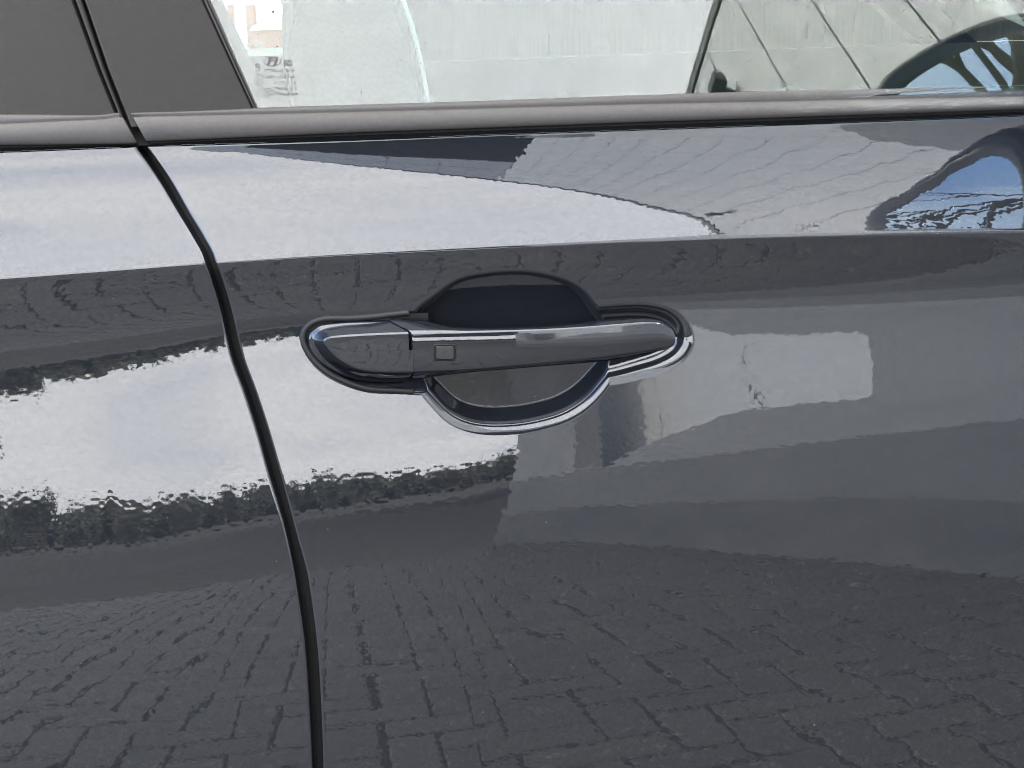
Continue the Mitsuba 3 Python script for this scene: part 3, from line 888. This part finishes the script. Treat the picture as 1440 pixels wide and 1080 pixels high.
def wall_box(u0, u1, d0, d1, z0, z1, bevel=0.0):
    """A box in the wall's frame: u along it, d outwards."""
    m = box([u0, d0, z0], [u1, d1, z1])
    if bevel:
        v = m.vertices
        out = v[:, 1] > (d0 + d1) / 2
        v[out, 0] = np.where(v[out, 0] > (u0 + u1) / 2, v[out, 0] - bevel, v[out, 0] + bevel)
        v[out, 2] = np.where(v[out, 2] > (z0 + z1) / 2, v[out, 2] - bevel, v[out, 2] + bevel)
    v = m.vertices
    q = W0 + v[:, :1] * WE + v[:, 1:2] * WN
    m = trimesh.Trimesh(np.column_stack([q, v[:, 2]]), m.faces, process=False)
    m.fix_normals()
    return m


B = 'clad_building'
tag(B, 'pale panel clad building with dark roof edge and long canopy ahead of the car', 'building')
U0, U1, U2 = 0.3, 6.9, 36.0
add('wall', wall_box(U0, U1, -6.0, -0.045, 0.0, HT - 0.02), 'joint_dark', False, B)
WALL = f'{B}__wall'
pw = 0.83
nu = 16
pw = (U1 - U0) / nu
zrow = [2.45, 3.7, 4.95, 6.2, HT - 0.085]
for i in range(nu):
    for z0, z1 in zip(zrow[:-1], zrow[1:]):
        add('cladding_panel', wall_box(U0 + i * pw + 0.004, U0 + (i + 1) * pw - 0.004, -0.045, 0, z0 + 0.002, z1 - 0.002, 0.002), 'cladding', False, WALL)
# ground floor: a pale strip of panels, and in front of it a grey block wall whose top climbs towards the car
n = 8
for i in range(n):
    w_ = (U1 - U0) / n
    add('cladding_panel', wall_box(U0 + i * w_ + 0.0015, U0 + (i + 1) * w_ - 0.0015, -0.045, 0, 0.02, 2.446, 0.0015), 'cladding', False, WALL)
RAMP = 'grey_wall'
tag(RAMP, 'grey yard wall with a long dip in its top and tones stepped darker downwards to paint in a fade, before the clad building', 'wall')
prof = curve([(0.1, 3.1, 0), (2.0, 2.7, 0), (2.85, 2.25, 0), (3.08, 1.75, 0), (3.18, 1.20, 0), (3.86, 1.22, 0), (4.44, 1.05, 0), (5.25, 0.78, 0), (5.40, 0.80, 0), (5.43, 2.3, 0), (6.35, 2.3, 0)], 90)[:, :2]
outline = shapely.Polygon([(0.1, 0), *map(tuple, prof), (6.35, 0)])
for nm, z0, z1, proud, tone in (('plinth', 0.0, 0.40, 0.014, 'blockwork'), ('lower_band', 0.401, 0.80, 0.007, 'render_fade'), ('wall_body', 0.801, 4.0, 0.0, 'render_grey')):  # three tones paint the soft fade of its reflection into the wall
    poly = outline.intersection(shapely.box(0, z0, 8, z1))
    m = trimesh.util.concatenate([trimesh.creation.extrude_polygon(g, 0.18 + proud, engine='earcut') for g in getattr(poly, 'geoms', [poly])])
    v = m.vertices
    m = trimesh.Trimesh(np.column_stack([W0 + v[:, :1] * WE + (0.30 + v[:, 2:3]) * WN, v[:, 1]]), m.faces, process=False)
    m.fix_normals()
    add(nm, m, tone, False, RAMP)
for i in range(3):
    add('buttress', wall_box(0.5 + i * 1.0, 0.75 + i * 1.0, 0.2, 0.3, 0, 2.2), 'blockwork', False, RAMP)
add('roof_edge', wall_box(U0 - 0.05, U1, -6.0, 0.015, HT - 0.075, HT + 0.02), 'fascia_dark', False, B)
CAN = f'{B}__canopy'
add('slab', wall_box(U1 + 0.002, U2, -9.0, -0.045, 5.3, HT - 0.02), 'joint_dark', False, CAN)
n = int((U2 - U1) / 1.66)
for i in range(n):
    for z0, z1 in ((5.32, 6.3), (6.3, HT - 0.085)):
        add('cladding_panel', wall_box(U1 + i * 1.66 + 0.006, U1 + (i + 1) * 1.66 - 0.006, -0.045, 0, z0 + 0.006, z1 - 0.006, 0.006), 'cladding_grey', False, CAN)
add('canopy_edge', wall_box(U1, U2, -9.0, 0.015, HT - 0.075, HT + 0.02), 'fascia_dark', False, CAN)
# floodlight on the wall
FL = 'floodlight'
tag(FL, 'small black floodlight on a bracket high on the pale clad wall', 'lamp')
fu, fz = 2.70, 6.72
add('housing', wall_box(fu - 0.065, fu + 0.065, 0.12, 0.20, fz - 0.05, fz + 0.05, 0.012), 'fascia_dark', False, FL)
add('bracket', wall_box(fu - 0.015, fu + 0.015, 0.002, 0.12, fz - 0.015, fz + 0.015), 'fascia_dark', False, FL)
add('back_plate', wall_box(fu - 0.04, fu + 0.04, 0.0015, 0.012, fz - 0.04, fz + 0.04), 'fascia_dark', False, FL)
add('lens', wall_box(fu - 0.05, fu + 0.05, 0.201, 0.204, fz - 0.035, fz + 0.035), 'dark_glazing', False, FL)

# ------------------------------------------------------------------ trees and far things
def hazed_leaf(p, n, uv):
    return mix((0.115, 0.120, 0.090), (0.170, 0.165, 0.130), noise(p.x * 3, p.y * 3, p.z * 3))  # leaf tone lightened to paint in distant haze


def timber(p, n, uv):
    return mix((0.015, 0.014, 0.013), (0.026, 0.024, 0.021), fbm(p.x * 30, p.y * 30, p.z * 2, 3))


scene['dark_timber'] = {'type': 'diffuse', 'reflectance': proc(timber)}
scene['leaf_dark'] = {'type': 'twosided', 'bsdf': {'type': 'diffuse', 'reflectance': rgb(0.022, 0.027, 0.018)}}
scene['leaf'] = {'type': 'twosided', 'bsdf': {'type': 'diffuse', 'reflectance': proc(hazed_leaf)}}


def bark_fn(p, n, uv):
    return mix((0.10, 0.085, 0.06), (0.24, 0.20, 0.14), fbm(p.x * 6, p.y * 6, p.z * 1.5, 4))


scene['bark'] = {'type': 'diffuse', 'reflectance': proc(bark_fn)}


def tree(name, label, x, y, height, spread, leaves, seed, fork=0.3, trunk_r=0.15, group=None):
    r = np.random.default_rng(seed)
    key = numbered(name)
    tag(key, label, 'tree', group)
    wood, tips = [], []

    def limb(p, d, length, rad, depth):
        k = 6
        pts = [p]
        for _ in range(k):
            d = d + r.normal(0, 0.09, 3) + [0, 0, 0.03]
            d /= np.linalg.norm(d)
            pts.append(pts[-1] + d * length / k)
        wood.append(tube(pts, np.linspace(rad, rad * 0.62, k + 1), 7 if depth < 2 else 4))
        tips.extend((q, depth) for q in pts[2:])
        if depth < 4:
            for c in range(3 if depth else 2):
                nd = d + r.normal(0, 0.42, 3) + [0, 0, 0.12]
                nd /= np.linalg.norm(nd)
                limb(pts[-1 if c == 0 else r.integers(3, k + 1)], nd, length * r.uniform(0.58, 0.8), rad * 0.55, depth + 1)

    limb(np.array([x, y, 0.0]), np.array([0, 0, 1.0]), height * fork, trunk_r, 0)
    add('trunk', trimesh.util.concatenate(wood), 'bark', 40, key)
    pts = np.array([q for q, d in tips if d >= 2])
    if leaves:
        c = pts[r.integers(0, len(pts), leaves)] + r.normal(0, spread * 0.08, (leaves, 3))
        size = r.uniform(0.5, 1.3, leaves)[:, None] * spread * 0.035
        a1 = r.normal(0, 1, (leaves, 3)); a1 /= np.linalg.norm(a1, axis=1, keepdims=True)
        a2 = np.cross(a1, r.normal(0, 1, (leaves, 3))); a2 /= np.linalg.norm(a2, axis=1, keepdims=True)
        v = np.stack([c - a1 * size, c + a2 * size * 0.5, c + a1 * size, c - a2 * size * 0.5], 1).reshape(-1, 3)
        i = np.arange(leaves)[:, None] * 4
        f = np.vstack([i + [0, 1, 2], i + [0, 2, 3]])
        add('crown', trimesh.Trimesh(v, f, process=False), 'leaf', False, key)
    return key


r2 = np.random.default_rng(11)
for i, az in enumerate(np.linspace(-36, 12, 42)):
    az += r2.uniform(-1.2, 1.2)
    d = r2.uniform(62, 80)
    tree('hedge_tree', 'bushy dark tree in the far row beyond the yard', d * math.sin(math.radians(az)), -d * math.cos(math.radians(az)), r2.uniform(2.4, 4.8), 4.4, 1300, 100 + i, 0.22, 0.14, 'trees in the far row')
hv = []
for i in range(9000):
    az, d = math.radians(r2.uniform(-40, 14)), r2.uniform(82, 90)
    h_ = 1.9 + 0.7 * math.sin(az * 37) * math.sin(az * 83 + 1)
    c = np.array([d * math.sin(az), -d * math.cos(az), h_ * math.sqrt(r2.uniform(0, 1))])
    a1 = r2.normal(0, 0.28, 3)
    a2 = np.cross(a1, r2.normal(0, 1, 3)) * 0.8
    hv += [c - a1, c + a2, c + a1, c - a2]
k4 = np.arange(9000)[:, None] * 4
add('field_hedge', trimesh.Trimesh(np.array(hv), np.vstack([k4 + [0, 1, 2], k4 + [0, 2, 3]]), process=False), 'leaf')
tag('field_hedge', 'long uneven hedge behind the far row of trees', 'hedge', kind='stuff')
tree('tall_tree', 'tall tree standing nearer than the far row, left of the paving', -17.5, -37.0, 7.5, 5.0, 4000, 41, 0.28, 0.2)
tree('forked_tree', 'bare forked tree with a pale trunk behind the car', -7.5, -0.1, 12.0, 5.0, 0, 57, 0.33, 0.26)

# brick houses seen through the car's windows
def brick_fn(p, n, uv):
    return mix((0.20, 0.062, 0.028), (0.27, 0.085, 0.040), fbm(p.x * 3, p.z * 6, 0, 3))


scene['brick'] = {'type': 'diffuse', 'reflectance': proc(brick_fn)}
scene['render_white'] = {'type': 'diffuse', 'reflectance': rgb(0.75, 0.75, 0.72)}
scene['roof_pale'] = {'type': 'diffuse', 'reflectance': rgb(0.62, 0.62, 0.63)}


def house(label, x0, x1, y, z1, ridge, windows, name='brick_house'):
    key = numbered(name)
    tag(key, label, 'house')
    add('wall', box([x0, y, 0], [x1, y + 7, z1]), 'brick', False, key)
    m = trimesh.convex.convex_hull(np.array([[x0 - 0.2, y - 0.25, z1 + 0.02], [x1 + 0.2, y - 0.25, z1 + 0.02], [x0 - 0.2, y + 7.25, z1 + 0.02], [x1 + 0.2, y + 7.25, z1 + 0.02], [x0 + 0.3, y + 3.5, ridge], [x1 - 0.3, y + 3.5, ridge]]))
    add('roof', m, 'roof_pale', False, key)
    for a_, b_, c_, d_ in windows:
        k = add('window', box([a_, y - 0.06, c_], [b_, y - 0.01, d_]), 'render_white', False, key)
    return key


HY = 280.0
house('low brick house with a pale roof and two white windows', -32.6, -27.4, HY, 3.3, 4.2, [(-30.9, -30.1, 1.2, 2.3), (-29.4, -28.6, 1.2, 2.3)])
house('tall brick house with a white centre bay behind the low brick house', -28.6, -23.4, HY + 12, 8.5, 10.0, [(-27.2, -25.0, 0, 8.4)])
house('brick house with a pale roof at the right end of the row', -23.3, -15.5, HY + 1, 3.4, 4.4, [])
wv = []
for i in range(9000):
    c = np.array([r2.uniform(-14, 95), HY + r2.uniform(0, 25), 0])
    c[2] = 8.5 * math.sqrt(r2.uniform(0, 1)) * (0.75 + 0.25 * math.sin(c[0] * 0.9) * math.sin(c[0] * 0.37 + 1))
    a1 = r2.normal(0, 1, 3); a1 /= np.linalg.norm(a1)
    a2 = np.cross(a1, r2.normal(0, 1, 3)); a2 /= np.linalg.norm(a2)
    wv += [c - a1, c + a2, c + a1, c - a2]
k4 = np.arange(9000)[:, None] * 4
core = [trimesh.creation.icosphere(2, 1.0) for _ in range(40)]
for i, m in enumerate(core):
    m.vertices = m.vertices * [3.0, 6.0, r2.uniform(4.5, 6.8)] + r2.normal(0, 0.25, m.vertices.shape) + [-12 + i * 2.7, HY + 13, 0]
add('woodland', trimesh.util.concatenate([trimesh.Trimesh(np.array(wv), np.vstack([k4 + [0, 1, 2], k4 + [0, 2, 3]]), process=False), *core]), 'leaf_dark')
tag('woodland', 'added dark belt of trees that dims the view right of the brick houses', 'woodland', kind='stuff')  # added to keep bright sky out of the far windows
FEN = 'timber_fence'  # added fence: hides bright ground and sky so the glass stays even
tag(FEN, 'added dark board fence that blocks bright background behind the far windows of the car', 'fence')
for i in range(56):
    x0 = -1.3 + 0.25 * i
    add('board', box([x0 + 0.0003, 22 + 0.006 * (i % 2), 0.02], [x0 + 0.2497, 22.03 + 0.006 * (i % 2), 1.95]), 'dark_timber', False, FEN)
for z in (0.5, 1.5):
    add('rail', box([-1.3, 22.05, z], [12.7, 22.12, z + 0.1]), 'dark_timber', False, FEN)
for i in range(7):
    tree('garden_bush', 'low green bush in front of the brick houses', -31.5 + i * 1.7, HY - 8, 1.2 + 0.5 * r2.random(), 2.2, 700, 300 + i, 0.2, 0.06, 'bushes in front of the brick houses')
